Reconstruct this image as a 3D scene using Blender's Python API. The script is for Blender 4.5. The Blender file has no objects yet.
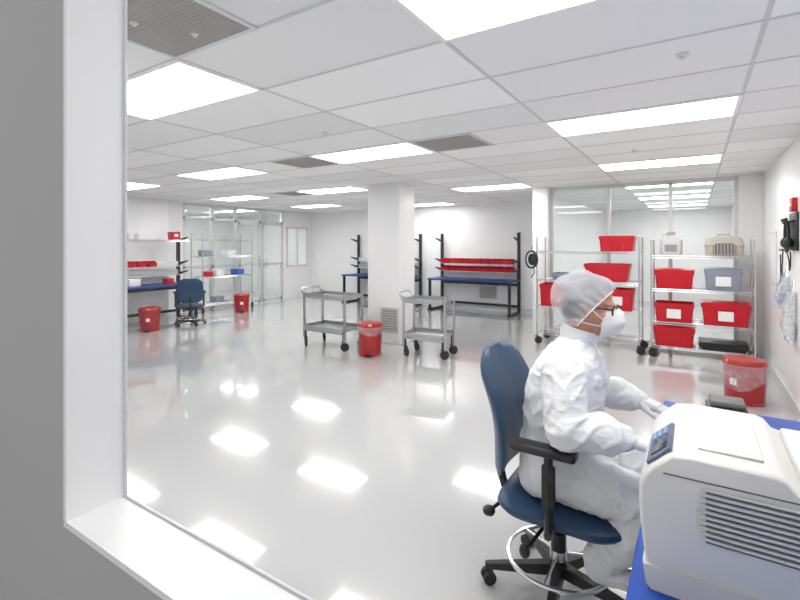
import bpy, bmesh, math, random
from mathutils import Vector, Matrix, Euler, noise
random.seed(4)
S = bpy.context.scene
COL = S.collection
PI = math.pi
H = 2.44

# ---------------------------------------------------------------- materials
def mat(name, col, rough=0.5, metal=0.0, vary=0.04, scale=8.0, bump=0.0, bscale=60.0, coat=0.0, spec=0.5, trans=0.0, alpha=1.0, sub=0.0, bstretch=None):
    m = bpy.data.materials.new(name); m.use_nodes = True
    nt = m.node_tree; N = nt.nodes; L = nt.links
    b = N['Principled BSDF']
    tc = N.new('ShaderNodeTexCoord')
    nz = N.new('ShaderNodeTexNoise'); nz.inputs['Scale'].default_value = scale; nz.inputs['Detail'].default_value = 3
    L.new(tc.outputs['Object'], nz.inputs['Vector'])
    rp = N.new('ShaderNodeMapRange')
    rp.inputs['To Min'].default_value = 1 - vary; rp.inputs['To Max'].default_value = 1 + vary
    L.new(nz.outputs['Fac'], rp.inputs['Value'])
    mx = N.new('ShaderNodeVectorMath'); mx.operation = 'SCALE'
    mx.inputs[0].default_value = col[:3]
    L.new(rp.outputs['Result'], mx.inputs['Scale'])
    L.new(mx.outputs[0], b.inputs['Base Color'])
    b.inputs['Roughness'].default_value = rough
    b.inputs['Metallic'].default_value = metal
    b.inputs['Specular IOR Level'].default_value = spec
    b.inputs['Coat Weight'].default_value = coat
    b.inputs['Coat Roughness'].default_value = 0.045
    b.inputs['Alpha'].default_value = alpha
    b.inputs['Transmission Weight'].default_value = trans
    if sub:
        b.inputs['Subsurface Weight'].default_value = sub
        b.inputs['Subsurface Radius'].default_value = (0.02, 0.01, 0.006)
    if bump:
        n2 = N.new('ShaderNodeTexNoise'); n2.inputs['Scale'].default_value = bscale; n2.inputs['Detail'].default_value = 4
        if bstretch:
            mp = N.new('ShaderNodeMapping'); mp.inputs['Scale'].default_value = bstretch; mp.inputs['Rotation'].default_value = (.3, .5, .2)
            L.new(tc.outputs['Object'], mp.inputs['Vector']); L.new(mp.outputs[0], n2.inputs['Vector']); n2.inputs['Distortion'].default_value = 1.2
        else: L.new(tc.outputs['Object'], n2.inputs['Vector'])
        bp = N.new('ShaderNodeBump'); bp.inputs['Strength'].default_value = bump; bp.inputs['Distance'].default_value = 0.01
        L.new(n2.outputs['Fac'], bp.inputs['Height']); L.new(bp.outputs['Normal'], b.inputs['Normal'])
    return m

def emit(name, col, s):
    m = bpy.data.materials.new(name); m.use_nodes = True
    nt = m.node_tree; N = nt.nodes
    N.remove(N['Principled BSDF'])
    e = N.new('ShaderNodeEmission'); e.inputs['Color'].default_value = (*col, 1); e.inputs['Strength'].default_value = s
    nt.links.new(e.outputs[0], N['Material Output'].inputs[0])
    return m

def glass(name, tint=(0.97, 0.99, 0.985), base=0.04, k=0.5):
    m = bpy.data.materials.new(name); m.use_nodes = True
    nt = m.node_tree; N = nt.nodes; L = nt.links
    N.remove(N['Principled BSDF'])
    t = N.new('ShaderNodeBsdfTransparent'); t.inputs[0].default_value = (*tint, 1)
    g = N.new('ShaderNodeBsdfGlossy'); g.inputs['Roughness'].default_value = 0.02
    lw = N.new('ShaderNodeLayerWeight'); lw.inputs[0].default_value = .5
    pw = N.new('ShaderNodeMath'); pw.operation = 'POWER'; pw.inputs[1].default_value = 4; L.new(lw.outputs['Facing'], pw.inputs[0])
    ad = N.new('ShaderNodeMath'); ad.operation = 'MULTIPLY_ADD'; ad.inputs[1].default_value = k; ad.inputs[2].default_value = base
    L.new(pw.outputs[0], ad.inputs[0])
    mx = N.new('ShaderNodeMixShader')
    L.new(ad.outputs[0], mx.inputs[0]); L.new(t.outputs[0], mx.inputs[1]); L.new(g.outputs[0], mx.inputs[2])
    L.new(mx.outputs[0], N['Material Output'].inputs[0])
    return m

def sheer(name, col, a, rough=0.6, scale=45, var=.2):
    m = bpy.data.materials.new(name); m.use_nodes = True
    nt = m.node_tree; N = nt.nodes; L = nt.links
    b = N['Principled BSDF']; b.inputs['Base Color'].default_value = (*col, 1); b.inputs['Roughness'].default_value = rough
    tc = N.new('ShaderNodeTexCoord'); nz = N.new('ShaderNodeTexNoise'); nz.inputs['Scale'].default_value = scale
    L.new(tc.outputs['Object'], nz.inputs['Vector'])
    rp = N.new('ShaderNodeMapRange'); rp.inputs['From Min'].default_value = 0.3; rp.inputs['From Max'].default_value = 0.7
    rp.inputs['To Min'].default_value = max(0, a - var); rp.inputs['To Max'].default_value = min(1, a + var)
    L.new(nz.outputs['Fac'], rp.inputs['Value'])
    t = N.new('ShaderNodeBsdfTransparent'); mx = N.new('ShaderNodeMixShader')
    L.new(rp.outputs['Result'], mx.inputs[0]); L.new(t.outputs[0], mx.inputs[1]); L.new(b.outputs[0], mx.inputs[2])
    L.new(mx.outputs[0], N['Material Output'].inputs[0])
    return m

M = dict(
 wall=mat('white_wall_panel', (.90, .90, .90), .35, vary=.015, scale=1.5),
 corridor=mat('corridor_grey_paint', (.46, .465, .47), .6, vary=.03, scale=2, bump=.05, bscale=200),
 liner=mat('white_reveal_paint', (.90, .90, .90), .45, vary=.01),
 base=mat('cove_base_grey', (.68, .69, .70), .4),
 alu=mat('satin_aluminium', (.70, .71, .72), .4, .25, vary=.03),
 tbar=mat('ceiling_bar_grey', (.62, .62, .63), .5),
 steel=mat('stainless_steel', (.50, .51, .52), .28, .9, vary=.08, scale=20),
 chrome=mat('chrome_wire', (.68, .69, .70), .22, .9),
 black=mat('black_steel', (.02, .02, .022), .45),
 plastic=mat('black_plastic', (.016, .016, .018), .4, bump=.05, bscale=200),
 rubber=mat('dark_rubber', (.03, .03, .03), .6),
 bluetop=mat('blue_laminate', (.012, .075, .42), .35, vary=.05),
 benchtop=mat('dark_blue_laminate', (.012, .04, .20), .35),
 navy=mat('navy_vinyl', (.012, .050, .115), .42, vary=.1, scale=12, bump=.1, bscale=90),
 red=mat('red_plastic', (.58, .006, .018), .35, vary=.06, scale=5),
 redcan=mat('red_enamel', (.38, .008, .008), .28, vary=.05, coat=.4),
 card=mat('white_card', (.85, .85, .84), .6),
 greybin=mat('grey_translucent_plastic', (.27, .30, .37), .4),
 beige=mat('beige_plastic', (.50, .46, .40), .45),
 cream=mat('cream_translucent_plastic', (.66, .64, .59), .4),
 clear=sheer('clear_plastic', (.75, .78, .8), .5, .15),
 bag=sheer('clear_bag_film', (.88, .88, .90), .24, .12, scale=14, var=.10),
 suit=mat('white_coverall_fabric', (.78, .785, .795), .8, vary=.02, bump=.45, bscale=11, bstretch=(1, 1.5, 2.2)),
 glove=mat('white_glove', (.70, .705, .71), .55, bump=.2, bscale=60),
 mask=mat('white_mask_fibre', (.80, .80, .80), .8, bump=.15, bscale=120),
 skin=mat('skin', (.55, .27, .19), .5, vary=.08, scale=25, sub=.15),
 hair=mat('grey_hair', (.085, .08, .078), .8, vary=.3, scale=14),
 net=sheer('sheer_cap_mesh', (.80, .83, .88), .36, scale=12, var=.05),
 frame=mat('dark_red_frame', (.045, .006, .008), .3),
 eye=mat('eye_white', (.8, .8, .78), .2),
 iris=mat('dark_iris', (.03, .02, .02), .2),
 printer=mat('printer_plastic', (.71, .705, .685), .42, vary=.015),
 printer2=mat('printer_cream_plastic', (.66, .65, .61), .42, vary=.015),
 slot=mat('printer_slot_grey', (.13, .13, .13), .6),
 panelblue=mat('panel_blue_grey', (.10, .13, .20), .35),
 screen=mat('dark_screen', (.012, .018, .045), .15, coat=.4),
 button=mat('pale_blue_button', (.35, .5, .75), .4),
 ventdark=mat('vent_grey', (.16, .155, .15), .6, vary=.3, scale=9),
 ventback=mat('ceiling_vent_mottled', (.33, .315, .305), .55, vary=.4, scale=5),
 ventbar=mat('vent_bar_grey', (.36, .345, .335), .5),
 grille=mat('wall_grille_grey', (.36, .35, .34), .5),
 bluegear=mat('blue_pouch', (.03, .13, .5), .5),
 glass=glass('partition_glass'),
 pane=glass('window_glass', (.99, .99, .99), .0, .2),
 light=emit('light_diffuser', (1, .993, .98), 13.0),
)

def ceil_mat():
    m = bpy.data.materials.new('ceiling_tile'); m.use_nodes = True
    nt = m.node_tree; N = nt.nodes; L = nt.links; b = N['Principled BSDF']; b.inputs['Roughness'].default_value = .55
    g = N.new('ShaderNodeNewGeometry'); sp = N.new('ShaderNodeSeparateXYZ'); L.new(g.outputs['Position'], sp.inputs[0])
    def cell(sock, off, pitch):
        a = N.new('ShaderNodeMath'); a.operation = 'SUBTRACT'; L.new(sock, a.inputs[0]); a.inputs[1].default_value = off
        d = N.new('ShaderNodeMath'); d.operation = 'DIVIDE'; L.new(a.outputs[0], d.inputs[0]); d.inputs[1].default_value = pitch
        f = N.new('ShaderNodeMath'); f.operation = 'FLOOR'; L.new(d.outputs[0], f.inputs[0]); return f.outputs[0]
    c = N.new('ShaderNodeCombineXYZ')
    L.new(cell(sp.outputs[0], -.97, 1.22), c.inputs[0]); L.new(cell(sp.outputs[1], 1.34, .55), c.inputs[1])
    w = N.new('ShaderNodeTexWhiteNoise'); L.new(c.outputs[0], w.inputs['Vector'])
    rp = N.new('ShaderNodeValToRGB'); rp.color_ramp.elements[0].color = (.80, .80, .805, 1); rp.color_ramp.elements[1].color = (.96, .96, .96, 1)
    L.new(w.outputs['Value'], rp.inputs[0]); L.new(rp.outputs[0], b.inputs['Base Color'])
    return m
M['ceil'] = ceil_mat()

def floor_mat():
    m = mat('glossy_epoxy_floor', (.545, .545, .545), .12, vary=.03, scale=.6, coat=.8, spec=.4)
    N = m.node_tree.nodes; L = m.node_tree.links; b = N['Principled BSDF']
    b.inputs['Coat IOR'].default_value = 1.65
    n = N.new('ShaderNodeTexNoise'); n.inputs['Scale'].default_value = 2.2; n.inputs['Detail'].default_value = 2
    g = N.new('ShaderNodeNewGeometry'); L.new(g.outputs['Position'], n.inputs['Vector'])
    bp = N.new('ShaderNodeBump'); bp.inputs['Strength'].default_value = .08; bp.inputs['Distance'].default_value = .004
    L.new(n.outputs['Fac'], bp.inputs['Height']); L.new(bp.outputs['Normal'], b.inputs['Normal']); L.new(bp.outputs['Normal'], b.inputs['Coat Normal'])
    return m
M['floor'] = floor_mat()

# ---------------------------------------------------------------- mesh builder
class MB:
    def __init__(s): s.bm = bmesh.new()
    def box(s, c, sz, rot=None, bev=0, seg=2):
        m = Matrix.Translation(c)
        if rot: m = m @ Euler(rot).to_matrix().to_4x4()
        m = m @ Matrix.Diagonal((sz[0], sz[1], sz[2], 1))
        r = bmesh.ops.create_cube(s.bm, size=1, matrix=m)
        if bev:
            es = list({e for v in r['verts'] for e in v.link_edges})
            bmesh.ops.bevel(s.bm, geom=es, offset=bev, segments=seg, affect='EDGES', profile=.5)
        return s
    def cyl(s, a, b, r0, r1=None, seg=16):
        a = Vector(a); b = Vector(b); d = b - a
        m = Matrix.Translation((a + b) / 2) @ d.to_track_quat('Z', 'Y').to_matrix().to_4x4()
        bmesh.ops.create_cone(s.bm, cap_ends=True, segments=seg, radius1=r0, radius2=r0 if r1 is None else r1, depth=d.length, matrix=m)
        return s
    def ball(s, c, r, rot=None, sub=3):
        if not hasattr(r, '__len__'): r = (r, r, r)
        m = Matrix.Translation(c)
        if rot: m = m @ Euler(rot).to_matrix().to_4x4()
        m = m @ Matrix.Diagonal((*r, 1))
        bmesh.ops.create_icosphere(s.bm, subdivisions=sub, radius=1, matrix=m)
        return s
    def cap(s, a, ra, b, rb, seg=20):
        s.ball(a, ra); s.ball(b, rb); s.cyl(a, b, ra, rb, seg); return s
    def tube(s, pts, r, seg=8, closed=False):
        pts = [Vector(p) for p in pts]; n = len(pts); rings = []; up = None
        for i, p in enumerate(pts):
            if closed: t = pts[(i + 1) % n] - pts[i - 1]
            else: t = pts[min(i + 1, n - 1)] - pts[max(i - 1, 0)]
            t.normalize()
            if up is None: up = Vector((0, 0, 1)) if abs(t.z) < .9 else Vector((1, 0, 0))
            x = t.cross(up).normalized(); up = x.cross(t).normalized()
            rings.append([s.bm.verts.new(p + r * (math.cos(2*PI*k/seg) * x + math.sin(2*PI*k/seg) * up)) for k in range(seg)])
        for i in range(n if closed else n - 1):
            A = rings[i]; B = rings[(i + 1) % n]
            for k in range(seg): s.bm.faces.new((A[k], A[(k+1) % seg], B[(k+1) % seg], B[k]))
        if not closed:
            s.bm.faces.new(rings[0]); s.bm.faces.new(list(reversed(rings[-1])))
        return s
    def loft(s, loops, c0=True, c1=True):
        R = [[s.bm.verts.new(p) for p in lp] for lp in loops]; k = len(R[0])
        for A, B in zip(R, R[1:]):
            for i in range(k): s.bm.faces.new((A[i], A[(i+1) % k], B[(i+1) % k], B[i]))
        if c0: s.bm.faces.new(list(reversed(R[0])))
        if c1: s.bm.faces.new(R[-1])
        return s
    def lathe(s, prof, c=(0, 0, 0), seg=28):
        return s.loft([[(c[0] + r * math.cos(2*PI*k/seg), c[1] + r * math.sin(2*PI*k/seg), c[2] + z) for k in range(seg)] for r, z in prof])
    def prism(s, poly, x0, x1, axis='x'):
        f = {'x': lambda p, t: (t, p[0], p[1]), 'y': lambda p, t: (p[0], t, p[1]), 'z': lambda p, t: (p[0], p[1], t)}[axis]
        return s.loft([[f(p, x0) for p in poly], [f(p, x1) for p in poly]])
    def build(s, name, m, parent=None, angle=35):
        bmesh.ops.recalc_face_normals(s.bm, faces=s.bm.faces)
        me = bpy.data.meshes.new(name); s.bm.to_mesh(me); s.bm.free()
        me.polygons.foreach_set('use_smooth', [True] * len(me.polygons))
        me.set_sharp_from_angle(angle=math.radians(angle))
        me.materials.append(m)
        o = bpy.data.objects.new(name, me); COL.objects.link(o)
        if parent: o.parent = parent
        return o

def rloop(w, d, z, r=.02, n=4, cx=0, cy=0):
    out = []
    for (sx, sy, a0) in ((1, 1, 0), (-1, 1, 90), (-1, -1, 180), (1, -1, 270)):
        for k in range(n + 1):
            a = math.radians(a0 + 90 * k / n)
            out.append((cx + sx * (w/2 - r) + r * math.cos(a), cy + sy * (d/2 - r) + r * math.sin(a), z))
    return out
def circ(c, r, n=40, z=None):
    return [(c[0] + r * math.cos(2*PI*k/n), c[1] + r * math.sin(2*PI*k/n), c[2]) for k in range(n)]

def thing(name, label, cat, loc=(0, 0, 0), rz=0, group=None):
    o = bpy.data.objects.new(name, None); COL.objects.link(o); o.empty_display_size = .1
    o.location = loc; o.rotation_euler = (0, 0, rz); o['label'] = label; o['category'] = cat
    if group: o['group'] = group
    return o
def tag(o, label, cat, group=None):
    o['label'] = label; o['category'] = cat
    if group: o['group'] = group
    return o
def struct(o): o['kind'] = 'structure'; return o
def dup(root, loc, rz=0, label=None, group=None, scale=None):
    def cp(o, par):
        c = o.copy(); COL.objects.link(c); c.parent = par
        for ch in list(o.children): cp(ch, c)
        return c
    c = cp(root, None); c.location = loc; c.rotation_euler = (0, 0, rz)
    if label: c['label'] = label
    if group: c['group'] = group
    if scale: c.scale = scale
    return c
def bake(o):
    bpy.context.view_layer.update()
    dg = bpy.context.evaluated_depsgraph_get()
    me = bpy.data.meshes.new_from_object(o.evaluated_get(dg), depsgraph=dg)
    o.modifiers.clear(); o.data = me
    me.polygons.foreach_set('use_smooth', [True] * len(me.polygons))
    return o
def voxel(o, size, smooth=4, fold=0.0):
    m = o.modifiers.new('r', 'REMESH'); m.mode = 'VOXEL'; m.voxel_size = size; m.use_smooth_shade = True
    s = o.modifiers.new('s', 'SMOOTH'); s.factor = .5; s.iterations = smooth
    mt = o.data.materials[0]
    bake(o)
    if fold:
        me = o.data; me.update()
        nn = [v.normal.copy() for v in me.vertices]
        for v, n in zip(me.vertices, nn):
            p = v.co
            w = noise.noise(Vector((p.x * 6, p.y * 6, p.z * 6))) * 1.6
            c1 = max(0, 1 - 4 * abs(noise.noise(Vector((p.x * 7 + p.z * 7 + w, p.y * 4, p.z * 10 - p.x * 8)))))
            c2 = max(0, 1 - 4 * abs(noise.noise(Vector((p.x * 14 - p.z * 9 + 3, p.y * 9 + w, p.z * 17 + p.x * 12)))))
            lo = noise.noise(Vector((p.x * 7 + 9, p.y * 6, p.z * 7)))
            v.co = p + n * fold * (.9 * c1 + .35 * c2 + .5 * lo - .3)
    if not o.data.materials: o.data.materials.append(mt)
    return o

# ---------------------------------------------------------------- room shell
WY0, WY1 = .412, .525
def sbox(name, a, b, m):
    c = [(a[i] + b[i]) / 2 for i in range(3)]; sz = [abs(b[i] - a[i]) for i in range(3)]
    return struct(MB().box(c, sz).build(name, m))
sbox('floor', (-13.2, -1.2, -.1), (.95, 14.2, 0), M['floor'])
sbox('ceiling', (-13.2, WY0, H), (.95, 14.2, H + .1), M['ceil'])
sbox('wall_right', (.76, WY0, 0), (.88, 14, H), M['wall'])
sbox('wall_back', (-9.6, 10, 0), (-2.25, 10.1, H), M['wall'])
sbox('wall_far', (-2.15, 13.9, 0), (.76, 14, H), M['wall'])
sbox('wall_divider', (-2.27, 7.9, 0), (-2.17, 13.9, H), M['wall'])
sbox('wall_left', (-9.6, WY1, 0), (-9.5, 5.95, H), M['wall'])
sbox('wall_outer', (-13.1, 3.0, 0), (-13, 10, H), M['wall'])
b = MB(); b.box((-11.3, 10.05, H/2), (3.4, .1, H)); struct(b.build('wall_side', M['wall']))
b = MB(); b.box((-11.3, 2.95, H/2), (3.4, .1, H)); struct(b.build('wall_closing', M['wall']))
b = MB(); b.box((-9.55, 9.45, .45), (.1, 1.1, .9)); b.box((-9.55, 9.45, 2.22), (.1, 1.1, .44))
b.box((-9.55, 8.95, 1.45), (.1, .1, 1.1)); b.box((-9.55, 9.9, 1.45), (.1, .2, 1.1)); struct(b.build('wall_left_rear', M['wall']))
b = MB()
for y in (9.02, 9.40, 9.78): b.box((-9.5, y, 1.45), (.05, .04, 1.1))
for z in (.92, 1.98): b.box((-9.5, 9.4, z), (.05, .8, .04))
w1 = struct(b.build('window_1', M['alu'])); MB().box((-9.55, 9.4, 1.45), (.008, .74, 1.04)).build('pane', M['glass'], w1)
b = MB()
b.box(((-13 - 1.06)/2, (WY0 + .03 + WY1)/2, H/2), (11.94, WY1 - WY0 - .03, H))
b.box((-.15, (WY0 + .03 + WY1)/2, .47), (1.82, WY1 - WY0 - .03, .94)); b.box((-.15, (WY0 + .03 + WY1)/2, 2.33), (1.82, WY1 - WY0 - .03, .22))
struct(b.build('wall_front', M['wall']))
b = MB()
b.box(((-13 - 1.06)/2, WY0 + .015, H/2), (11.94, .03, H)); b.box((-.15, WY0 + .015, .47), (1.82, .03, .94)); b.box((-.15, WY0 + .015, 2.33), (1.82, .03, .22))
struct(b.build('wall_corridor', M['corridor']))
b = MB(); b.box((-.15, (WY0+WY1)/2, .945), (1.82, WY1-WY0+.004, .012)); b.box((-1.055, (WY0+WY1)/2, 1.585), (.012, WY1-WY0+.004, 1.27)); b.box((-.15, (WY0+WY1)/2, 2.215), (1.82, WY1-WY0+.004, .012))
struct(b.build('trim_1', M['liner']))
w = struct(MB().box((-.15, WY1 - .003, .953), (1.8, .005, .004)).box((-1.047, WY1 - .003, 1.58), (.004, .005, 1.25)).build('window_2', M['base']))
MB().box((-.15, WY1 - .003, 1.58), (1.78, .003, 1.245)).build('pane', M['pane'], w)
b = MB()
x = -.97 - 1.22 * 9
while x < .75:
    b.box((x, 7.2, H - .001), (.020, 13.3, .004)); x += 1.22
y = 1.34 - .55
while y < 13.8:
    b.box((-6.1, y, H - .0008), (13.7, .020, .003)); y += .55
struct(b.build('trim_2', M['tbar']))
sbox('baseboard_right', (.745, WY1, 0), (.76, 7.65, .1), M['base'])
sbox('baseboard_back', (-9.5, 9.985, 0), (-2.27, 10, .1), M['base'])
sbox('baseboard_left', (-9.5, WY1, 0), (-9.485, 5.9, .1), M['base'])
struct(MB().box((-4.025, 6.025, H/2), (.59, .45, H), bev=.01).build('wall_column', M['wall']))
struct(MB().box((-2.14, 7.72, H/2), (.25, .25, H), bev=.008).build('wall_post', M['wall']))
struct(MB().box((-9.35, 5.0, H/2), (.3, .9, H), bev=.01).build('wall_pier', M['wall']))
b = MB()
for x in (-1.99, -1.12, -.30, .47): b.box((x, 7.75, 1.2), (.05, .06, 2.4))
for z in (.05, 2.41): b.box((-.76, 7.75, z), (2.5, .06, .06))
w = struct(b.build('window_3', M['alu'])); MB().box((-.76, 7.75, 1.23), (2.42, .01, 2.3)).build('pane', M['glass'], w)
sbox('wall_return', (.495, 7.7, 0), (.76, 7.8, H), M['wall'])
b = MB()
for y in (5.98, 6.7, 7.35, 8.12, 8.87): b.box((-9.55, y, 1.2), (.08, .06, 2.4))
for z, y0, y1 in ((2.41, 5.95, 8.9), (2.1, 5.95, 8.9), (1.0, 5.95, 7.35), (.05, 5.95, 7.35)): b.box((-9.55, (y0+y1)/2, z), (.08, y1-y0, .06))
w = struct(b.build('window_4', M['alu'])); MB().box((-9.55, 7.42, 1.23), (.01, 2.8, 2.3)).build('pane', M['glass'], w)
for k, y0 in enumerate((7.4, 8.16)):
    b = MB()
    for y in (y0 + .03, y0 + .65): b.box((-9.5, y, 1.04), (.04, .05, 2.06))
    for z in (.06, 1.0, 2.04): b.box((-9.5, y0 + .34, z), (.04, .66, .06))
    d = struct(b.build('door_%d' % (k + 1), M['alu']))
    yy = y0 + (.6 if k == 0 else .08)
    MB().tube([(-9.45, yy, .9), (-9.42, yy, .95), (-9.42, yy, 1.2), (-9.45, yy, 1.25)], .012).build('door_handle', M['steel'], d)

# ---------------------------------------------------------------- ceiling fixtures
def light_proto():
    t = thing('ceiling_light', '', 'light')
    b = MB()
    for sx in (-1, 1): b.box((sx * .598, 0, -.006), (.024, .55, .012))
    for sy in (-1, 1): b.box((0, sy * .263, -.006), (1.22, .024, .012))
    b.build('frame', M['wall'], t)
    MB().box((0, 0, -.005), (1.17, .50, .006)).build('diffuser', M['light'], t)
    return t
L0 = None
lights = [(-.36, 1.615, 'large rectangular ceiling light nearest the viewer, cut by the top of the photo'),
 (-.36, 3.815, 'long white ceiling light above the desk, second back on the right'),
 (-.36, 6.015, 'white ceiling light third back on the right, in front of the wire racks'),
 (-.36, 8.215, 'ceiling light just behind the top of the glass partition'),
 (-.36, 10.415, 'middle ceiling light inside the glass-walled room'),
 (-.36, 12.615, 'farthest ceiling light inside the glass-walled room'),
 (-2.8, 1.615, 'big bright ceiling light beside the air grille at upper left'),
 (-2.8, 3.815, 'bright ceiling light between two air grilles in front of the column'),
 (-2.8, 7.115, 'ceiling light just right of the top of the central column'),
 (-5.24, 3.815, 'ceiling light halfway back on the left, above the open floor'),
 (-5.24, 6.015, 'ceiling light left of the top of the central column'),
 (-5.24, 9.315, 'distant ceiling light over the bench against the back wall'),
 (-7.68, 3.815, 'small ceiling light at far left edge beside the window jamb'),
 (-7.68, 6.015, 'distant ceiling light above the blue chair and left bench'),
 (-7.68, 8.215, 'distant ceiling light in front of the glass doors'),
 (-10.4, 6.015, 'ceiling light beyond the left glass partition, above the wire rack'),
 (-10.4, 8.215, 'ceiling light beyond the left glass doors'),
 (-12.1, 7.115, 'added ceiling light brightening the room beyond the left glass partition')]  # last panel is added to lift the dim room behind the left glass
for x, y, lb in lights:
    if L0 is None: L0 = light_proto(); L0.location = (x, y, H); L0['label'] = lb; L0['group'] = 'recessed ceiling light panels'
    else: dup(L0, (x, y, H), 0, lb, 'recessed ceiling light panels')

def vent_proto():
    t = thing('ceiling_vent', '', 'vent')
    MB().box((0, 0, -.004), (.58, .52, .008)).build('backing', M['ventback'], t)
    b = MB()
    for sx in (-1, 1): b.box((sx * .29, 0, -.006), (.02, .55, .010))
    for sy in (-1, 1): b.box((0, sy * .26, -.006), (.61, .02, .010))
    b.build('frame', M['alu'], t)
    b = MB()
    for k in range(24): b.box((0, -.235 + k * .0204, -.0085), (.55, .008, .0015))
    b.build('louvre', M['ventbar'], t)
    return t
V0 = vent_proto(); V0.location = (-1.885, 1.065, H); V0['label'] = 'large dark ceiling air grille at top left next to the jamb'; V0['group'] = 'ceiling air grilles'
dup(V0, (-1.885, 3.815, H), 0, 'grey ceiling air grille in the middle, right of a bright light', 'ceiling air grilles')
dup(V0, (-3.715, 3.815, H), 0, 'grey ceiling air grille left of a bright light, toward the left bench', 'ceiling air grilles')
dup(V0, (-6.15, 6.015, H), 0, 'small distant ceiling air grille left of the column', 'ceiling air grilles')
def spr():
    return MB().lathe([(.030, 0), (.030, -.006), (.022, -.010), (.012, -.018), (.016, -.02), (.016, -.023), (.004, -.025)], (0, 0, 0), 20).build('sprinkler_head', M['alu'])
s0 = spr(); s0.location = (-.05, 2.66, H); tag(s0, 'round ceiling sprinkler nearest the viewer at upper right', 'sprinkler', 'ceiling sprinklers')
for x, y, z, sc, lb in ((-2.6, 2.9, H, 1, 'round ceiling sprinkler left of centre between large tiles'), (-.5, 5.1, H, 1, 'small ceiling sprinkler between the second and third right lights'), (-1.86, 1.22, H - .0095, .55, 'small round sprinkler set in the large dark air grille, toward its far side'), (-1.98, 1.02, H - .0095, .55, 'small round sprinkler set in the large dark air grille, nearest the window jamb')):
    dup(s0, (x, y, z), 0, lb, 'ceiling sprinklers', (sc, sc, sc))

# ---------------------------------------------------------------- casters
def caster(par, x, y, r=.05, top=.14, ang=0, name='caster'):
    b = MB(); ca, sa = math.cos(ang), math.sin(ang)
    ax = Vector((-sa, ca, 0)); off = Vector((ca, sa, 0)) * r * .4; c = Vector((x, y, r)) + off
    b.cyl(c - ax * .014, c + ax * .014, r, seg=18)
    b.cyl(c - ax * .02, c + ax * .02, r * .35, seg=10)
    for k in (-1, 1):
        b.tube([c + ax * .02 * k, Vector((x, y, 2 * r + .008)) + ax * .018 * k], .006, 6)
    b.cyl((x, y, 2 * r), (x, y, 2 * r + .014), .028, seg=12)
    b.cyl((x, y, 2 * r), (x, y, top), .012, seg=8)
    return b.build(name, M['rubber'], par)

# ---------------------------------------------------------------- wire racks
def wire_shelf(par, W, D, z, cx=0, cy=0):
    b = MB(); w, d = W - .03, D - .03
    def P(x, y, zz): return (cx + x, cy + y, zz)
    for zz in (z - .004, z - .032):
        b.tube([P(-w/2, -d/2, zz), P(w/2, -d/2, zz), P(w/2, d/2, zz), P(-w/2, d/2, zz)], .0042, 6, closed=True)
    n = int(W / .03)
    for k in range(1, n): b.tube([P(-w/2 + w * k / n, -d/2, z - .002), P(-w/2 + w * k / n, d/2, z - .002)], .002, 5)
    for k in (-.3, 0, .3): b.tube([P(-w/2, d * k, z - .008), P(w/2, d * k, z - .008)], .003, 5)
    n = int(W / .06)
    for sy in (-1, 1):
        b.tube([P(-w/2 + w * k / (2*n), sy * d/2, z - (.004 if k % 2 else .032)) for k in range(2*n + 1)], .002, 5)
    return b.build('wire_shelf', M['chrome'], par)
def wire_rack(W, D, shelves, Ht, label, loc, rz=0):
    t = thing('wire_rack', label, 'rack', loc, rz, 'chrome wire racks')
    for sx in (-1, 1):
        for sy in (-1, 1):
            x, y = sx * (W/2 - .015), sy * (D/2 - .015)
            b = MB().cyl((x, y, .12), (x, y, Ht), .0125, seg=12).ball((x, y, Ht), .014, sub=2)
            z = .2
            while z < Ht: b.cyl((x, y, z), (x, y, z + .004), .0138, seg=12); z += .1
            b.build('post', M['chrome'], t)
            caster(t, x, y, .055, .15, ang=.6)
    for z in shelves: wire_shelf(t, W, D, z)
    return t
wire_rack(1.14, .5, (.16, .48, .92, 1.36), 1.57, 'tall chrome wire rack nearest the right wall, full of red totes', (.06, 7.27, 0))
wire_rack(1.42, .5, (.18, .58, .98, 1.41), 1.62, 'tall chrome wire rack left of its twin, behind the seated worker', (-1.335, 7.27, 0))
wire_rack(1.35, .45, (.2, .8, 1.25, 1.62), 1.75, 'distant chrome wire rack against the left glass partition', (-9.2, 6.75, 0), PI/2)

# ---------------------------------------------------------------- totes
def tote(w, d, h, m, label, loc, rz=0, card=True, lid=False, name='storage_tote', group='red totes on the wire racks'):
    t = thing(name, label, 'tote', loc, rz, group)
    b = MB()
    b.loft([rloop(w*.88, d*.88, 0, .02), rloop(w*.92, d*.92, h*.5, .025), rloop(w*.96, d*.96, h - .04, .03), rloop(w*.96 - .01, d*.96 - .01, h - .04, .03), rloop(w*.86, d*.86, .006, .02)])
    for k in (-.42, -.22, .22, .42): b.box((k * w * .9, -d*.463, h*.45), (.012, .012, h*.75), rot=(-.05, 0, 0))
    b.box((0, -d*.478, h*.80), (w*.32, .014, .012))
    b.build('body', m, t)
    MB().loft([rloop(w*.955, d*.955, h - .045, .03), rloop(w, d, h - .045, .03), rloop(w, d, h - .02, .03), rloop(w*.985, d*.985, h - .02, .03), rloop(w*.985, d*.985, h, .03), rloop(w*.955, d*.955, h, .03), rloop(w*.955, d*.955, h - .044, .03)], False, False).build('rim', m, t)
    if lid:
        b = MB(); b.loft([rloop(w*1.01, d*1.01, h, .03), rloop(w*1.01, d*1.01, h + .012, .03), rloop(w*.9, d*.9, h + .022, .03)]); b.box((0, 0, h+.025), (w*.5, d*.5, .008), bev=.003)
        b.build('lid', m, t)
    if card: MB().box((0, -d*.482, h*.46), (.16, .006, .12), rot=(-.05, 0, 0)).build('label_card', M['card'], t)
    return t
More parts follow.
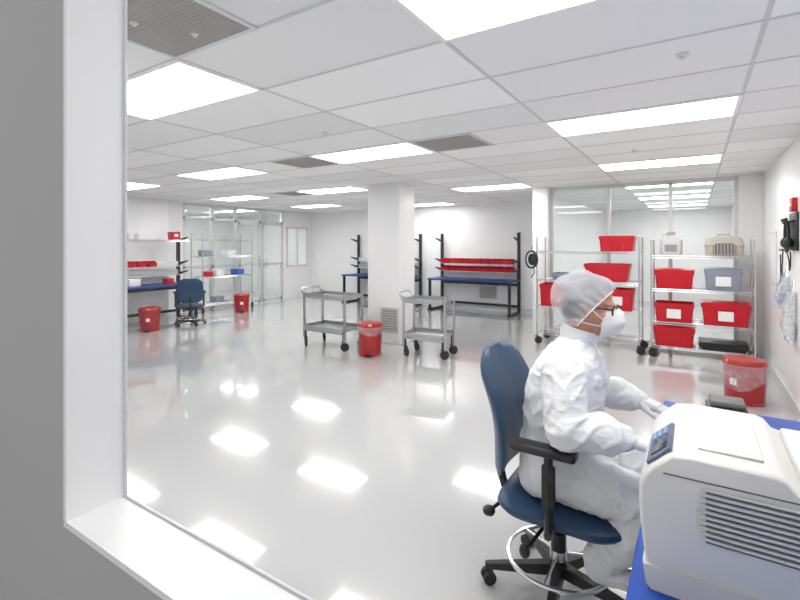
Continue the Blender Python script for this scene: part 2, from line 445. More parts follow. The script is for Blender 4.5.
tote(.46, .38, .24, M['red'], 'red tote on the second shelf of the right rack, beside the grey tote', (-.235, 7.22, .92), card=False, lid=True)
tote(.46, .38, .25, M['red'], 'red tote on the third shelf, left side of the right rack, white label', (-.235, 7.22, .48))
tote(.48, .38, .24, M['red'], 'red tote on the bottom shelf of the right rack', (-.235, 7.22, .16), card=False, lid=True)
tote(.52, .38, .27, M['red'], 'wide red tote with white label on the third shelf, right side', (.325, 7.22, .48), lid=True)
tote(.40, .36, .26, M['greybin'], 'blue-grey tote with lid on the second shelf of the right rack', (.30, 7.22, .92), card=True, lid=True, group='other totes on the racks')
tote(.52, .38, .08, M['plastic'], 'flat dark tray box on the bottom shelf of the right rack', (.30, 7.22, .16), card=False, lid=True, name='flat_box', group='other totes on the racks')
tote(.46, .38, .22, M['red'], 'red tote alone on top shelf of the left rack', (-.93, 7.22, 1.41), card=False)
tote(.60, .40, .25, M['red'], 'wide red tote on the second shelf of the left rack', (-1.06, 7.22, .98), card=False)
tote(.40, .40, .33, M['red'], 'red tote at the left end of the left rack, beside the worker', (-1.80, 7.22, .58), card=False)
tote(.44, .38, .30, M['red'], 'red tote behind the mask of the worker, third shelf', (-.93, 7.22, .58), card=True)
tote(.32, .34, .10, M['greybin'], 'shallow grey tray at the left of the second shelf, left rack', (-1.66, 7.2, .98), card=False, name='shallow_tray', group='other totes on the racks')
t = thing('carboy', 'cream plastic carboy with tan cap on top of the right rack', 'bottle', (-.27, 7.22, 1.36))
MB().loft([rloop(.24, .24, 0, .04), rloop(.26, .26, .02, .05), rloop(.26, .26, .2, .05), rloop(.18, .18, .25, .05), rloop(.09, .09, .275, .04)]).build('body', M['cream'], t)
MB().lathe([(.045, .275), (.05, .28), (.05, .315), (.04, .32)]).build('cap', M['beige'], t)
MB().tube([(-.1, 0, .235), (-.1, 0, .28), (-.04, 0, .3)], .012).build('handle', M['cream'], t)
MB().box((0, -.132, .1), (.14, .003, .09)).build('label_card', M['greybin'], t)
t = thing('carrying_case', 'pale beige plastic case with arched front opening on top of right rack', 'case', (.31, 7.22, 1.36))
b = MB()
b.loft([rloop(.38, .34, 0, .03), rloop(.40, .36, .06, .04), rloop(.40, .36, .12, .04), rloop(.42, .38, .13, .04), rloop(.42, .38, .145, .04), rloop(.40, .36, .155, .04), rloop(.37, .32, .22, .05), rloop(.3, .26, .245, .05)])
b.build('body', M['beige'], t)
b = MB(); b.prism([(-.12, .03), (.12, .03), (.12, .13), (.08, .16), (-.08, .16), (-.12, .13)], -.195, -.17, 'y'); b.build('front_opening', M['ventdark'], t)
b = MB()
for k in range(7): b.box((-.105 + .035*k, -.197, .09), (.008, .006, .12))
b.build('opening_bar', M['beige'], t)
MB().tube([(-.08, 0, .24), (-.06, 0, .275), (.06, 0, .275), (.08, 0, .24)], .01).build('handle', M['beige'], t)
b = MB()
for k in range(4): b.tube([( .09 * math.cos(a) * (1 - .04*k), -.03 - .012 * k, .13 * math.sin(a)) for a in [2*PI*i/24 for i in range(24)]], .011, 7, closed=True)
b.tube([(0, 0, .13), (0, -.03, .17), (0, .01, .19)], .006)
b.tube([(.03, -.05, -.1), (.05, -.05, -.2), (.0, -.05, -.28)], .008)
b.ball((.02, -.05, 0), (.07, .03, .09))
o = b.build('cable_coil', M['plastic']); o.location = (-2.1, 7.03, 1.28); tag(o, 'black cable coil hanging from the left end of the wire rack', 'cable')

# ---------------------------------------------------------------- steel carts
def cart(W, D, Ht, label, loc, rz):
    t = thing('utility_cart', label, 'cart', loc, rz, 'stainless steel carts')
    for z, nm in ((Ht - .07, 'tray'), (.27, 'tray')):
        b = MB(); b.loft([rloop(W, D, z, .02), rloop(W, D, z + .05, .02), rloop(W - .008, D - .008, z + .05, .02), rloop(W - .008, D - .008, z + .006, .02)])
        b.box((0, 0, z - .008), (W * .9, D * .8, .014)); b.build(nm, M['steel'], t)
    for sx in (-1, 1):
        for sy in (-1, 1):
            x, y = sx * (W/2 + .008), sy * (D/2 - .05)
            MB().box((x, y, .12 + (Ht - .12)/2), (.024, .036, Ht - .12), bev=.003).build('corner_post', M['steel'], t)
            caster(t, x - sx * .03, y, .06, .27, ang=sx * .7)
    x = -W/2 - .02
    MB().tube([(x + .01, -D/2 + .05, Ht - .06), (x - .05, -D/2 + .05, Ht + .03), (x - .06, -D/2 + .08, Ht + .05), (x - .06, D/2 - .08, Ht + .05), (x - .05, D/2 - .05, Ht + .03), (x + .01, D/2 - .05, Ht - .06)], .011, 8).build('push_handle', M['steel'], t)
    for sy in (-1, 1): MB().box((0, sy * (D/2 - .01), .25), (W, .012, .03)).build('side_rail', M['steel'], t)
    return t
cart(.76, .5, .80, 'stainless two-tier cart left of the column, behind the red can', (-4.53, 5.22, 0), 0)
cart(.58, .45, .80, 'stainless two-tier cart right of the column', (-3.06, 5.5, 0), .12)

# ---------------------------------------------------------------- red waste cans
def can(R, h, label, loc, rz=0, bag=0, sign=True):
    t = thing('waste_can', label, 'waste can', loc, rz, 'red waste cans')
    MB().lathe([(R*.92, 0), (R*.94, .02), (R*.9, .025), (R, h*.8), (R*1.03, h*.8), (R*1.03, h*.83), (R, h*.84), (R*.9, h*.84)]).build('body', M['redcan'], t)
    MB().lathe([(R*1.05, h*.84), (R*1.06, h*.9), (R*.95, h*.96), (R*.5, h), (.01, h*1.01)]).build('lid', M['redcan'], t)
    MB().box((0, -R*.99, .025), (.10, .09, .02), bev=.004).build('foot_pedal', M['plastic'], t)
    if sign:
        a = [(-.03 + .06*k/4) for k in range(5)]
        MB().loft([[(x, -math.sqrt((R*.965)**2 - x*x) - .002, z) for x in a] + [(x, -math.sqrt((R*.965)**2 - x*x) - .006, z) for x in reversed(a)] for z in (h*.42, h*.56)]).build('label_card', M['card'], t)
    if bag:
        b = MB(); n = 72; loops = []
        for i, (r, zz) in enumerate(((1.00, .80 - .38*bag), (1.06, .82 - .36*bag), (1.10, .72), (1.10, .8), (1.07, .86), (1.02, .87))):
            lp = []
            for k in range(n):
                a = 2*PI*k/n; f = math.sin(a*9 + math.sin(a*3)*2) * .025 * (1 if 0 < i < 4 else .4)
                sag = .12 * h * math.sin(a * 2 + 1) * (i < 2) * bag
                lp.append((R * (r + f) * math.cos(a), R * (r + f) * math.sin(a), h * zz + sag))
            loops.append(lp)
        b.loft(loops, False, False).build('bag_liner', M['bag'], t)
    return t
can(.165, .46, 'dark red step can in front of the column between the two carts', (-3.74, 5.08, 0), .5, bag=.4, sign=False)
can(.175, .43, 'red step can with loose clear bag liner by the right wall', (.40, 5.5, 0), -.6, bag=1)
can(.17, .42, 'small red step can beside the bench at far left', (-8.05, 4.42, 0), .9)
can(.17, .42, 'distant red step can between the blue chair and glass doors', (-8.6, 6.8, 0), .9)

# ---------------------------------------------------------------- workbenches
RZ = (.90, 1.075)
def bench(W, label, loc, rz, shelf=False):
    t = thing('workbench', label, 'workbench', loc, rz, 'blue-topped workbenches')
    MB().box((0, 0, .72), (W, .72, .035), bev=.005).build('worktop', M['benchtop'], t)
    for sx in (-1, 1):
        x = sx * (W/2 - .03)
        MB().box((x, .33, .9), (.06, .05, 1.75)).build('upright', M['black'], t)
        MB().box((x, 0, .02), (.06, .68, .04)).box((x, -.28, .36), (.05, .05, .68)).build('leg', M['black'], t)
        for z in (.94, 1.14, 1.62): MB().prism([(.31, z), (-.0, z + .05), (-.0, z + .03), (.31, z - .06)], x - .012, x + .012).build('support_arm', M['black'], t)
    MB().box((0, .30, .62), (W - .08, .03, .05)).box((0, .33, .15), (W - .08, .03, .05)).build('cross_rail', M['black'], t)
    for z in RZ: MB().box((0, .31, z + .05), (W - .1, .012, .09)).box((0, .2, z - .004), (W - .1, .2, .008)).build('bin_rail', M['alu'], t)
    if shelf: wire_shelf(t, W - .02, .36, 1.60, 0, .12)
    return t
bench(1.95, 'blue-topped workbench with two rows of red bins at the back wall', (-4.2, 9.58, 0), 0)
bench(2.0, 'blue-topped workbench at the back wall half hidden by the column', (-6.72, 9.58, 0), 0)
bench(1.75, 'blue-topped workbench along the left wall beside the blue chair', (-8.72, 4.72, 0), PI/2, True)

def parts_bin():
    b = MB(); w, d, h, q = .15, .18, .115, .004
    b.box((0, 0, q/2), (w, d, q)); b.box((0, d/2 - q/2, h/2), (w, q, h)); b.box((0, -d/2 + q/2, h*.35), (w, q, h*.7), rot=(.25, 0, 0))
    for s in (-1, 1): b.prism([(-d/2, 0), (d/2, 0), (d/2, h), (-d*.1, h), (-d/2, h*.6)], s*(w/2 - q/2) - q/2, s*(w/2 - q/2) + q/2)
    b.box((0, d/2 + .004, h - .01), (w*.8, .008, .01))
    return b.build('parts_bin', M['red'])
PB = parts_bin(); first = True
for z, nm in ((RZ[0] + .001, 'lower'), (RZ[1] + .001, 'upper')):
    for k in range(11):
        x = -4.2 - .79 + k * .158
        lb = 'small open red parts bin in the %s row above the back workbench' % nm
        gp = '%s row of red parts bins' % nm
        if first: PB.location = (x, 9.775, z); tag(PB, lb, 'bin', gp); first = False
        else: dup(PB, (x, 9.775, z), 0, lb, gp)
for k in range(5):
    dup(PB, (-8.92, 4.12 + k * .2, RZ[1] + .001), PI/2, 'small open red parts bin in the row above the left workbench', 'red parts bins over the left bench')
b = thing('small_crate', 'small red box on a shelf high on the black bench upright', 'box', (-8.87, 5.36, 1.602))
MB().loft([rloop(.16, .16, 0, .02), rloop(.18, .18, .16, .02), rloop(.17, .17, .16, .02), rloop(.15, .15, .01, .02)]).build('body', M['red'], b)
MB().box((.09, 0, .09), (.004, .08, .05)).build('label_card', M['card'], b)
for x, y, z, m, lb, gp, sc in (
    (-9.2, 7.15, .8, 'bluegear', 'blue box on the distant wire rack, right end', 'boxes on the distant wire rack', 1),
    (-9.2, 6.6, .8, 'card', 'white carton on the distant wire rack, middle', 'boxes on the distant wire rack', 1),
    (-9.2, 6.9, 1.25, 'card', 'white carton on the upper shelf of the distant wire rack', 'boxes on the distant wire rack', 1),
    (-9.2, 6.3, 1.25, 'greybin', 'grey carton on the upper shelf of distant wire rack', 'boxes on the distant wire rack', 1),
    (-9.2, 6.35, .8, 'red', 'red box on the distant wire rack, left end', 'boxes on the distant wire rack', .8),
    (-9.2, 6.6, .2, 'greybin', 'grey carton on the lowest shelf of the distant wire rack', 'boxes on the distant wire rack', 1),
    (-8.87, 4.7, 1.602, 'card', 'white carton on the wire shelf over the left bench', 'cartons around the left bench', .8),
    (-8.87, 4.35, 1.602, 'beige', 'tan carton on the wire shelf over the left bench', 'cartons around the left bench', .8),
    (-8.8, 4.5, .7385, 'card', 'white carton standing on the left bench top', 'cartons around the left bench', 1),
    (-8.8, 5.2, .7385, 'red', 'red carton standing on the left bench top', 'cartons around the left bench', .7)):
    t = thing('carton', lb, 'box', (x, y, z), 0, gp)
    MB().box((0, 0, .06*sc), (.24*sc, .2*sc, .12*sc), bev=.004).build('body', M[m], t)
    MB().box((0, 0, .122*sc), (.246*sc, .206*sc, .02), bev=.003).build('lid', M[m], t)
def grille(label, loc, rz=0, w=.42, h=.3):
    t = thing('wall_grille', label, 'vent', loc, rz, 'low air return grilles')
    MB().box((0, 0, 0), (w, .012, h)).build('backing', M['grille'], t)
    b = MB()
    for s in (-1, 1): b.box((s*w/2, -.008, 0), (.02, .02, h + .02)); b.box((0, -.008, s*h/2), (w, .02, .02))
    for k in range(9): b.box((0, -.01, -h/2 + (k + .8) * h / 9.5), (w, .012, .012), rot=(.5, 0, 0))
    b.build('louvre', M['alu'], t)
grille('grey return grille in the back wall under the red-bin bench', (-4.0, 9.993, .42))
grille('second grey return grille in the back wall, under the bench hidden by the column', (-6.6, 9.993, .42))
grille('grey return grille low on the central column', (-3.9, 5.793, .36), 0, .3, .36)

# ---------------------------------------------------------------- wall items right
t = thing('wall_rack', 'black wall-mounted tool holder high on the right wall', 'rack', (.76, 5.40, 1.5))
MB().box((-.01, 0, .12), (.02, .36, .34), bev=.004).build('back_plate', M['plastic'], t)
for k in range(4): MB().tube([(-.01, -.13 + k*.09, .22), (-.07, -.13 + k*.09, .2), (-.08, -.13 + k*.09, .24)], .008).build('hook', M['plastic'], t)
b = MB(); b.tube([(-.055, .14*math.sin(a)*.6, .08 + .14*math.cos(a)) for a in [2*PI*i/20 for i in range(20)]], .014, 8, closed=True); b.ball((-.055, -.09, .02), (.035, .035, .05)); b.ball((-.055, .09, .02), (.035, .035, .05))
b.tube([(-.05, .09, -.02), (-.02, .14, -.14), (-.012, .16, -.24), (-.015, .10, -.2), (-.02, .05, -.12), (-.03, 0, -.06)], .006, 6)
o = b.build('headset', M['plastic']); o.location = (.76, 5.45, 1.5); tag(o, 'black headset with looped cord hanging from the wall holder at right', 'headset')
b = MB(); b.tube([(0, .05, .0), (-.003, .1, -.2), (0, .02, -.4), (-.003, .12, -.5), (0, .2, -.3), (0, .22, -.05)], .006, 6)
b.box((-.002, .135, 0), (.02, .2, .02), bev=.004)
o = b.build('cable', M['plastic']); o.location = (.755, 6.0, 1.45); tag(o, 'thin dark cable looping down the right wall beyond the pouches', 'cable')
for i, (y, z, w, h, lb, fill) in enumerate(((5.78, .88, .24, .32, 'clear and blue pouch hanging on the right wall, farther of two', 'bluegear'), (5.42, .62, .28, .46, 'larger clear bag with white contents hanging on the right wall nearest the printer', 'card'))):
    t = thing('hanging_pouch', lb, 'pouch', (.76, y, z), 0, 'clear pouches on the right wall')
    MB().loft([rloop(.04, w*.9, 0, .015, cx=-.04), rloop(.09, w, h*.3, .03, cx=-.05), rloop(.07, w, h*.7, .03, cx=-.042), rloop(.02, w*.95, h, .008, cx=-.02)]).build('body', M['clear'], t)
    MB().box((-.048, 0, h*.28), (.05, w*.8, h*.35), bev=.012).build('contents', M[fill], t)
    MB().tube([(-.008, 0, h + .09), (-.02, -w*.4, h - .01)], .004).tube([(-.008, 0, h + .09), (-.02, w*.4, h - .01)], .004).build('hanger', M['chrome'], t)
t = thing('alarm_box', 'small red box fixed on the right wall above the black holder', 'alarm box', (.76, 5.36, 1.86))
MB().box((-.02, 0, 0), (.04, .14, .12), bev=.006).build('body', M['red'], t); MB().box((-.042, 0, 0), (.006, .07, .03)).build('label_card', M['card'], t)
t = thing('paper_pad', 'white paper sheet in a frame on the right wall', 'notice', (.76, 6.7, 1.35))
MB().box((-.006, 0, 0), (.012, .45, .6)).build('frame', M['alu'], t); MB().box((-.0145, 0, 0), (.005, .41, .56)).build('sheet', M['card'], t)

# ---------------------------------------------------------------- desk
t = thing('desk', 'bright blue desk along the right wall carrying the white printer', 'desk', (.31, 1.64, 0))
MB().box((0, 0, .7), (.88, 2.06, .04), bev=.008).build('desktop', M['bluetop'], t)
for sy in (-1, 1):
    for sx in (-1, 1):
        if sy == 1 or sx == 1: MB().box((sx * .39, sy * .95, .34), (.04, .04, .68)).build('leg', M['black'], t)
MB().box((-.36, -.9, .34), (.04, .04, .68)).build('leg', M['black'], t)
MB().box((.39, 0, .6), (.02, 1.9, .12)).build('modesty_panel', M['black'], t)

# ---------------------------------------------------------------- printer
P = thing('printer', 'large white laser printer on the blue desk in the foreground', 'printer', (-.11, 1.19, .72))
W, D, Hh = .50, .42, .32
def lofty(poly, y0, y1, ins, name, m):
    b = MB(); cx = sum(p[0] for p in poly)/len(poly); cz = sum(p[1] for p in poly)/len(poly)
    def L(y, k): return [(cx + (p[0]-cx)*(1-k), y, cz + (p[1]-cz)*(1-k)) for p in poly]
    b.loft([L(y0, ins*1.8), L(y0 + .003, ins*1.0), L(y0 + .009, ins*.35), L(y0 + .020, 0), L(y1 - .020, 0), L(y1 - .009, ins*.35), L(y1, ins*1.5)])
    return b.build(name, m, P, angle=48)
body = [(.026, 0), (.47, 0), (.485, .015), (.492, .262), (.48, .276), (.30, .280), (.285, .284), (.268, .305), (.25, .312), (.10, .314), (.062, .309), (.022, .272), (.008, .25), (.0, .225), (.0, .17), (.008, .09), (.018, .02)]
lofty(body, 0, D, .03, 'body', M['printer'])
lofty([(.014, .008), (.022, -.0), (.46, .0), (.47, .03), (.47, .055), (.008, .055)], -.006, D + .004, .01, 'paper_drawer', M['printer2'])
b = MB(); b.box((.003, D/2, .13), (.008, D*.7, .003)).box((.0, D/2, .2), (.006, D*.7, .003)); b.build('seam', M['slot'], P)
sl = -math.atan2(.037, .040)
pn = MB().box((.040, .115, .2925), (.066, .185, .010), rot=(0, sl, 0), bev=.004).build('control_panel', M['panelblue'], P)
MB().box((.0385, .085, .2985), (.044, .085, .005), rot=(0, sl, 0), bev=.002).build('display', M['screen'], pn)
b = MB()
for i in range(3):
    for j in range(3):
        b.box((.036 + .0115*(i-1) , .160 + .014*(j-1), .2975 + .0105*(i-1)), (.009, .010, .006), rot=(0, sl, 0), bev=.0015)
b.build('button', M['button'], pn)
b = MB(); b2 = MB()
for k in range(10):
    z = .140 + k * .0118
    x0 = .120 - .008 * math.sin(k/9*PI)
    b.box((.285, -.0005, z + .002), (.31, .006, .005))
    pts = [(x0, .0, z + .005), (x0 + .014, -.004, z + .0072), (x0 + .05, -.006, z + .0078), (.40, -.006, z + .0078), (.43, 0, z + .007)]
    b2.tube(pts, .0030, 6)
b.build('vent_gap', M['slot'], P); b2.build('vent_louvre', M['printer'], P)
MB().box((.25, -.001, .268), (.40, .004, .002)).build('panel_groove', M['slot'], P)
MB().box((.38, .2, .292), (.17, .30, .03), bev=.006).build('output_tray', M['printer2'], P)
MB().box((.175, .2, .3155), (.12, .28, .006), bev=.003).build('top_cover', M['printer'], P)
t = thing('label_printer', 'low dark device behind the white printer on the desk', 'device', (.10, 2.12, .72))
MB().box((0, 0, .09), (.13, .12, .18), bev=.012).build('body', M['plastic'], t)
MB().box((0, 0, .19), (.11, .10, .022), bev=.007).build('lid', M['ventdark'], t)

# ---------------------------------------------------------------- task chair
def chair(label, loc, rz):
    t = thing('task_chair', label, 'chair', loc, rz, 'navy task chairs')
    b = MB(); loops = []
    for z, k in ((.385, .80), (.392, .95), (.41, 1), (.427, .985), (.44, .92), (.447, .76)):
        loops.append([(x * k + .035, y * k, z) for x, y, _ in rloop(.52, .50, 0, .13, 6)])
    b.loft(loops).build('seat', M['navy'], t)
    MB().loft([rloop(.30, .30, .36, .05), rloop(.38, .40, .387, .08)]).build('seat_pan', M['plastic'], t)
    b = MB(); loops = []; n = 16
    for i in range(n + 1):
        f = i / n; z = .50 + .53 * f; hw = .275 * (1 - .45 * abs(2*f - 1)**5) * (1.0 - .10*f)
        x = -.232 - .075 * f + .035 * math.sin(PI * min(1, f * 1.2)); th = .034 * (1 - abs(2*f - 1)**6 * .7)
        ring = []
        m_ = 14
        for k in range(m_ + 1):
            y = -hw + 2*hw*k/m_; cur = .045 * (y/.22)**2
            ring.append((x + cur + th * (1 - abs(2*k/m_ - 1)**4), y, z))
        for k in range(m_, -1, -1):
            y = -hw + 2*hw*k/m_; cur = .045 * (y/.22)**2
            ring.append((x + cur - th * (1 - abs(2*k/m_ - 1)**4) - .002, y, z))
        loops.append(ring)
    b.loft(loops).build('backrest', M['navy'], t, angle=60)
    MB().tube([(-.05, 0, .365), (-.18, 0, .365), (-.245, 0, .39), (-.27, 0, .48), (-.272, 0, .62)], .02, 8).build('back_support', M['plastic'], t)
    for s in (-1, 1):
        a = MB().tube([(0, s*.13, .37), (.02, s*.25, .37), (.03, s*.28, .41), (.03, s*.28, .70)], .017, 8).box((.03, s*.28, .58), (.05, .028, .16), bev=.008).build('armrest_post', M['plastic'], t)
        MB().box((.01, s*.28, .715), (.25, .075, .035), bev=.014, seg=3).build('armrest_pad', M['plastic'], a)
    MB().cyl((0, 0, .1), (0, 0, .25), .032).cyl((0, 0, .2), (0, 0, .37), .02).build('gas_lift', M['plastic'], t)
    MB().box((0, 0, .345), (.24, .16, .04), bev=.01).build('tilt_mechanism', M['plastic'], t)
    MB().tube([(-.02, -.08, .335), (-.04, -.22, .325), (-.06, -.26, .305)], .008).ball((-.065, -.27, .295), (.022, .018, .03), sub=2).build('lever', M['plastic'], t)
    MB().tube([(-.20, -.03, .365), (-.23, -.12, .36), (-.24, -.17, .36)], .008).ball((-.245, -.19, .36), (.028, .028, .022), sub=2).build('knob', M['plastic'], t)
    MB().tube(circ((0, 0, .145), .215, 48), .010, 8, closed=True).build('foot_ring', M['chrome'], t)
    b = MB()
    for k in range(3):
        a = k * 2*PI/3 + .5; b.tube([(.03*math.cos(a), .03*math.sin(a), .16), (.21*math.cos(a), .21*math.sin(a), .147)], .006, 6)
    b.cyl((0, 0, .14), (0, 0, .18), .038).build('ring_spoke', M['chrome'], t)
    MB().cyl((0, 0, .075), (0, 0, .125), .05, .04).build('hub', M['plastic'], t)
    for k in range(5):
        a = PI + .42 + k * 2*PI/5; c, s_ = math.cos(a), math.sin(a)
        lg = MB().loft([[(c*r - s_*y, s_*r + c*y, z) for y, z in ((-w, z0), (w, z0), (w*.7, z1), (-w*.7, z1))] for r, w, z0, z1 in ((.03, .028, .075, .12), (.3, .018, .068, .09), (.315, .012, .07, .088))]).build('leg', M['plastic'], t)
        cb = MB(); cc = Vector((.3*c, .3*s_, .028))
        ax = Vector((-s_, c, 0)).lerp(Vector((1, 0, 0)), .3).normalized()
        for q in (-1, 1): cb.cyl(cc + ax*.006*q, cc + ax*.026*q, .028, seg=16)
        cb.cyl(cc, cc + Vector((0, 0, .045)), .009, seg=8); cb.build('caster', M['rubber'], lg)
    return t
CX, CY = -.50, 2.06
ch = chair('navy task chair with black armrests holding the seated worker', (CX, CY, 0), 0)
dup(ch, (-8.0, 5.15, 0), 2.6, 'small distant navy task chair pushed up to the left workbench', 'navy task chairs', (.88, .88, .86))

# ---------------------------------------------------------------- person
PR = thing('person', 'seated worker in white coverall, cap, mask and gloves working at the blue desk', 'person', (0, 0, 0))
HC = Vector((-.372, 2.06, 1.245)); HR = Euler((0, math.radians(9), 0)).to_matrix()
def hp(x, y, z): return HC + HR @ Vector((x, y, z))
hrot = (0, math.radians(9), 0)
SHn, SHf = (-.438, 1.885, .985), (-.438, 2.235, .985)
ELn, ELf = (-.400, 1.79, .800), (-.40, 2.35, .815)
WRn, WRf = (-.222, 1.865, .790), (-.225, 2.335, .80)
HIn, HIf = (-.515, 1.965, .555), (-.515, 2.155, .555)
KNn, KNf = (-.15, 1.95, .53), (-.14, 2.17, .53)
ANn, ANf = (-.315, 1.955, .255), (-.30, 2.15, .255)
b = MB()
b.ball(hp(-.015, 0, .032), (.098, .077, .090), hrot); b.ball(hp(.03, 0, -.035), (.062, .060, .085), hrot); b.ball(hp(.035, 0, -.085), (.048, .044, .033), hrot)
b.cap(hp(.088, 0, .002), .008, hp(.106, 0, -.034), .013); b.ball(hp(.072, 0, .024), (.022, .048, .011), hrot)
b.ball(hp(.09, 0, -.065), (.012, .024, .008), hrot); b.ball(hp(.07, .035, -.03), (.022, .022, .024)); b.ball(hp(.07, -.035, -.03), (.022, .022, .024))
for s in (-1, 1): b.ball(hp(-.005, s*.079, -.012), (.018, .009, .031), hrot)
b.cap(hp(-.02, 0, -.07), .056, (-.43, 2.06, 1.03), .062)
b.ball((-.44, 2.06, .97), (.08, .16, .06)); b.ball((-.465, 2.06, .88), (.10, .145, .12)); b.ball((-.49, 2.06, .70), (.10, .14, .14)); b.ball((-.51, 2.06, .57), (.11, .15, .10))
for A, B, C in ((SHn, ELn, WRn), (SHf, ELf, WRf)): b.cap(A, .046, B, .038); b.cap(B, .038, C, .026); b.ball(Vector(C) + Vector((.05, 0, -.012)), (.045, .03, .012))
for A, B, C in ((HIn, KNn, ANn), (HIf, KNf, ANf)): b.cap(A, .075, B, .052); b.cap(B, .05, C, .034); b.cap(C, .033, Vector(C) + Vector((.13, 0, -.06)), .025)
body = voxel(b.build('body', M['skin'], PR), .0065, 3)
for s in (-1, 1):
    e = MB().ball(hp(.079, s*.031, .001), .0135).build('eye', M['eye'], PR)
    MB().ball(hp(.0875, s*.031, -.001), .0065).build('iris', M['iris'], e)
b = MB(); b.ball(hp(-.024, 0, .038), (.100, .081, .092), hrot, 4); b.ball(hp(-.06, 0, -.02), (.055, .066, .06), hrot, 4); hair = b.build('hair', M['hair'], PR)
def prof(b, rows):
    loops = []
    for z, x, rx, ry in rows:
        lp = []
        for k in range(32):
            a = 2*PI*k/32; ca, sa = math.cos(a), math.sin(a)
            e = .8
            lp.append((x + rx * math.copysign(abs(ca)**e, ca), 2.06 + ry * math.copysign(abs(sa)**e, sa), z))
        loops.append(lp)
    b.loft(loops)
b = MB()
prof(b, [(.455, -.52, .11, .15), (.49, -.515, .14, .185), (.56, -.505, .155, .195), (.64, -.498, .154, .188), (.72, -.490, .153, .182), (.80, -.482, .156, .185), (.88, -.472, .155, .192), (.95, -.462, .145, .198), (1.0, -.453, .125, .192), (1.04, -.447, .105, .150), (1.075, -.437, .086, .100), (1.11, -.428, .070, .074)])
b.ball((-.39, 2.06, .61), (.13, .15, .09))
for A, B, C in ((SHn, ELn, WRn), (SHf, ELf, WRf)):
    A, B, C = Vector(A), Vector(B), Vector(C)
    Mp = A.lerp(B, .55) + Vector((-.004, 0, -.008))
    b.cap(A, .084, Mp, .087); b.cap(Mp, .087, B, .076)
    b.ball(B + Vector((-.004, 0, -.004)), (.080, .074, .068)); b.cap(B, .072, B.lerp(C, .7), .064); b.cap(B.lerp(C, .7), .064, C, .048)
for A, B, C in ((HIn, KNn, ANn), (HIf, KNf, ANf)):
    A, B, C = Vector(A), Vector(B), Vector(C)
    b.cap(A, .104, A.lerp(B, .5), .104); b.cap(A.lerp(B, .5), .104, B, .092)
    b.cap(B, .090, B.lerp(C, .5) + Vector((.01, 0, -.01)), .086); b.cap(B.lerp(C, .5) + Vector((.01, 0, -.01)), .086, C, .064)
cov = voxel(b.build('coverall', M['suit'], PR), .006, 22, fold=.0085)
MB().lathe([(.072, -.01), (.078, .02), (.074, .05), (.064, .05), (.066, .0)], (0, 0, 0)).build('collar', M['suit'], PR).matrix_local = Matrix.Translation((-.420, 2.06, 1.105)) @ Euler((0, .25, 0)).to_matrix().to_4x4()
for A in (ANn, ANf):
    a = Vector(A); b = MB(); b.cap(a + Vector((.02, 0, .04)), .066, a + Vector((-.005, 0, -.03)), .052); b.cap(a + Vector((0, 0, -.04)), .042, a + Vector((.15, 0, -.045)), .036); b.ball(a + Vector((.1, 0, -.04)), (.075, .046, .038))
    voxel(b.build('shoe_cover', M['suit'], PR), .006, 3, fold=.004)
# bouffant cap
b = MB(); bm = b.bm
bmesh.ops.create_icosphere(bm, subdivisions=6, radius=1)
CN = Vector((.84, 0, -.54)); CU = Vector((.54, 0, .84))
for v in list(bm.verts):
    d = v.co.copy()
    near = max(0, 1 - abs(d.dot(CN) - .45) * 1.4)
    ga = math.atan2(d.y, d.dot(CU))
    k = 1 + .10 * noise.noise(d * 2.0 + Vector((3, 1, 0))) + .020 * math.sin(ga * 22 + 2 * noise.noise(d * 3)) * near + .012 * noise.noise(d * 6)
    v.co = Vector((d.x * .138, d.y * .114, d.z * .124)) * k
bmesh.ops.delete(bm, geom=[v for v in bm.verts if v.co.dot(CN) > .060 or v.co.z < -.115], context='VERTS')
for v in bm.verts: v.co = hp(v.co.x - .030, v.co.y, v.co.z + .020)
cap = b.build('bouffant_cap', M['net'], PR, angle=180)
pts = []
for k in range(40):
    a = 2*PI*k/40
    pts.append(hp(*(Vector((-.030, 0, .020)) + CN * .059 + CU * math.cos(a) * .106 + Vector((0, 1, 0)) * math.sin(a) * .097)))
MB().tube(pts, .0032, 6, closed=True).build('elastic_band', M['mask'], PR)
# mask
b = MB(); bm = b.bm
bmesh.ops.create_icosphere(bm, subdivisions=4, radius=1)
bmesh.ops.delete(bm, geom=[v for v in bm.verts if v.co.x < -.35], context='VERTS')
for v in bm.verts:
    d = v.co.copy(); k = 1 + .05 * math.cos(d.z * 9)
    v.co = hp(.080 + d.x * .062 * k, d.y * .062, -.050 + d.z * .064 + .014 * d.x)
mk = b.build('face_mask', M['mask'], PR, angle=180)
b = MB()
for s in (-1, 1):
    b.tube([hp(.062, s*.056, -.035), hp(.03, s*.070, -.01), hp(-.02, s*.088, .015)], .0025, 5)
    b.tube([hp(.062, s*.056, -.065), hp(.02, s*.066, -.065), hp(-.05, s*.068, -.06)], .0025, 5)
b.build('mask_strap', M['mask'], mk)
b = MB()
for s in (-1, 1):
    b.tube([hp(.106 - abs(s*.034 + .024*math.cos(a))*.18, s*.034 + .024*math.cos(a), .004 + .018*math.sin(a)) for a in [2*PI*k/20 for k in range(20)]], .0042, 6, closed=True)
    b.tube([hp(.095, s*.058, .010), hp(.075, s*.076, .012), hp(.0, s*.090, .008), hp(-.02, s*.090, -.01)], .0050, 6)
b.tube([hp(.102, -.011, .008), hp(.106, 0, .011), hp(.102, .011, .008)], .0030, 6)
g = b.build('glasses', M['frame'], PR)
b = MB()
for s in (-1, 1): b.ball(hp(.099, s*.034, .004), (.0015, .023, .017), (0, math.radians(9), s*-.18), sub=3)
b.build('lens', M['pane'], g)

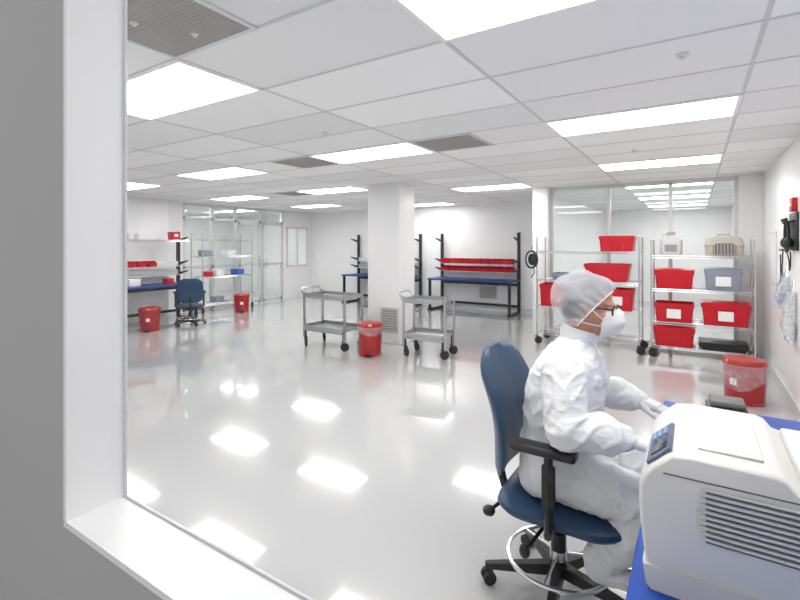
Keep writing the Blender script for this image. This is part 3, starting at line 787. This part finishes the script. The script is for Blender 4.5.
def hand(wr, fwd, curl, s, name='glove'):
    f = Vector(fwd).normalized(); up = Vector((0, 0, 1)); sd = up.cross(f).normalized() * s; up = f.cross(sd).normalized() * s
    if up.z < 0: up = -up
    w = Vector(wr); b = MB()
    b.cap(w - f*.085, .064, w, .042)
    b.cap(w - f*.09, .069, w - f*.075, .065)
    for q in (-.026, -.009, .009, .027): b.cap(w + f*.01 + sd*q*.8, .021, w + f*.085 + sd*q, .016)
    L = {0: (.040, .025, .020), 1: (.046, .029, .022), 2: (.043, .027, .021), 3: (.033, .020, .018)}
    for i, q in enumerate((.032, .011, -.011, -.031)):
        p = w + f*.088 + sd*q; a = curl*.4
        for j, l in enumerate(L[i]):
            d = f*math.cos(a) - up*math.sin(a) + sd*q*1.6
            d.normalize(); n = p + d*l
            b.cap(p, .0104 - .0007*j, n, .0097 - .0007*j); p = n; a += curl*(.9 + .12*i)
    p = w + f*.025 + sd*.028
    for j, (l, aa) in enumerate(((.040, .75), (.030, .45), (.024, .2))):
        d = (f*math.cos(aa) + sd*math.sin(aa) - up*.25).normalized(); n = p + d*l
        b.cap(p, .0140 - .0015*j, n, .0125 - .0015*j); p = n
    return voxel(b.build(name, M['glove'], PR), .0032, 2, fold=.0016)
hand((-.215, 1.872, .788), (1, .08, -.16), .28, 1)
hand((-.222, 2.335, .800), (1, -.16, -.19), .25, -1)

# ---------------------------------------------------------------- camera / world
f = 460
cam = bpy.data.cameras.new('camera'); cam.sensor_width = 36; cam.lens = f / 800 * 36; cam.shift_y = -55 / 800; cam.clip_start = .02
co = bpy.data.objects.new('camera', cam); COL.objects.link(co)
co.location = (0, 0, 1.5); co.rotation_euler = (PI/2, 0, math.atan2(295, f)); S.camera = co
wd = bpy.data.worlds.new('world'); S.world = wd; wd.use_nodes = True
wd.node_tree.nodes['Background'].inputs[0].default_value = (1, .995, .99, 1); wd.node_tree.nodes['Background'].inputs[1].default_value = .62
S.view_settings.view_transform = 'Standard'; S.view_settings.exposure = 0
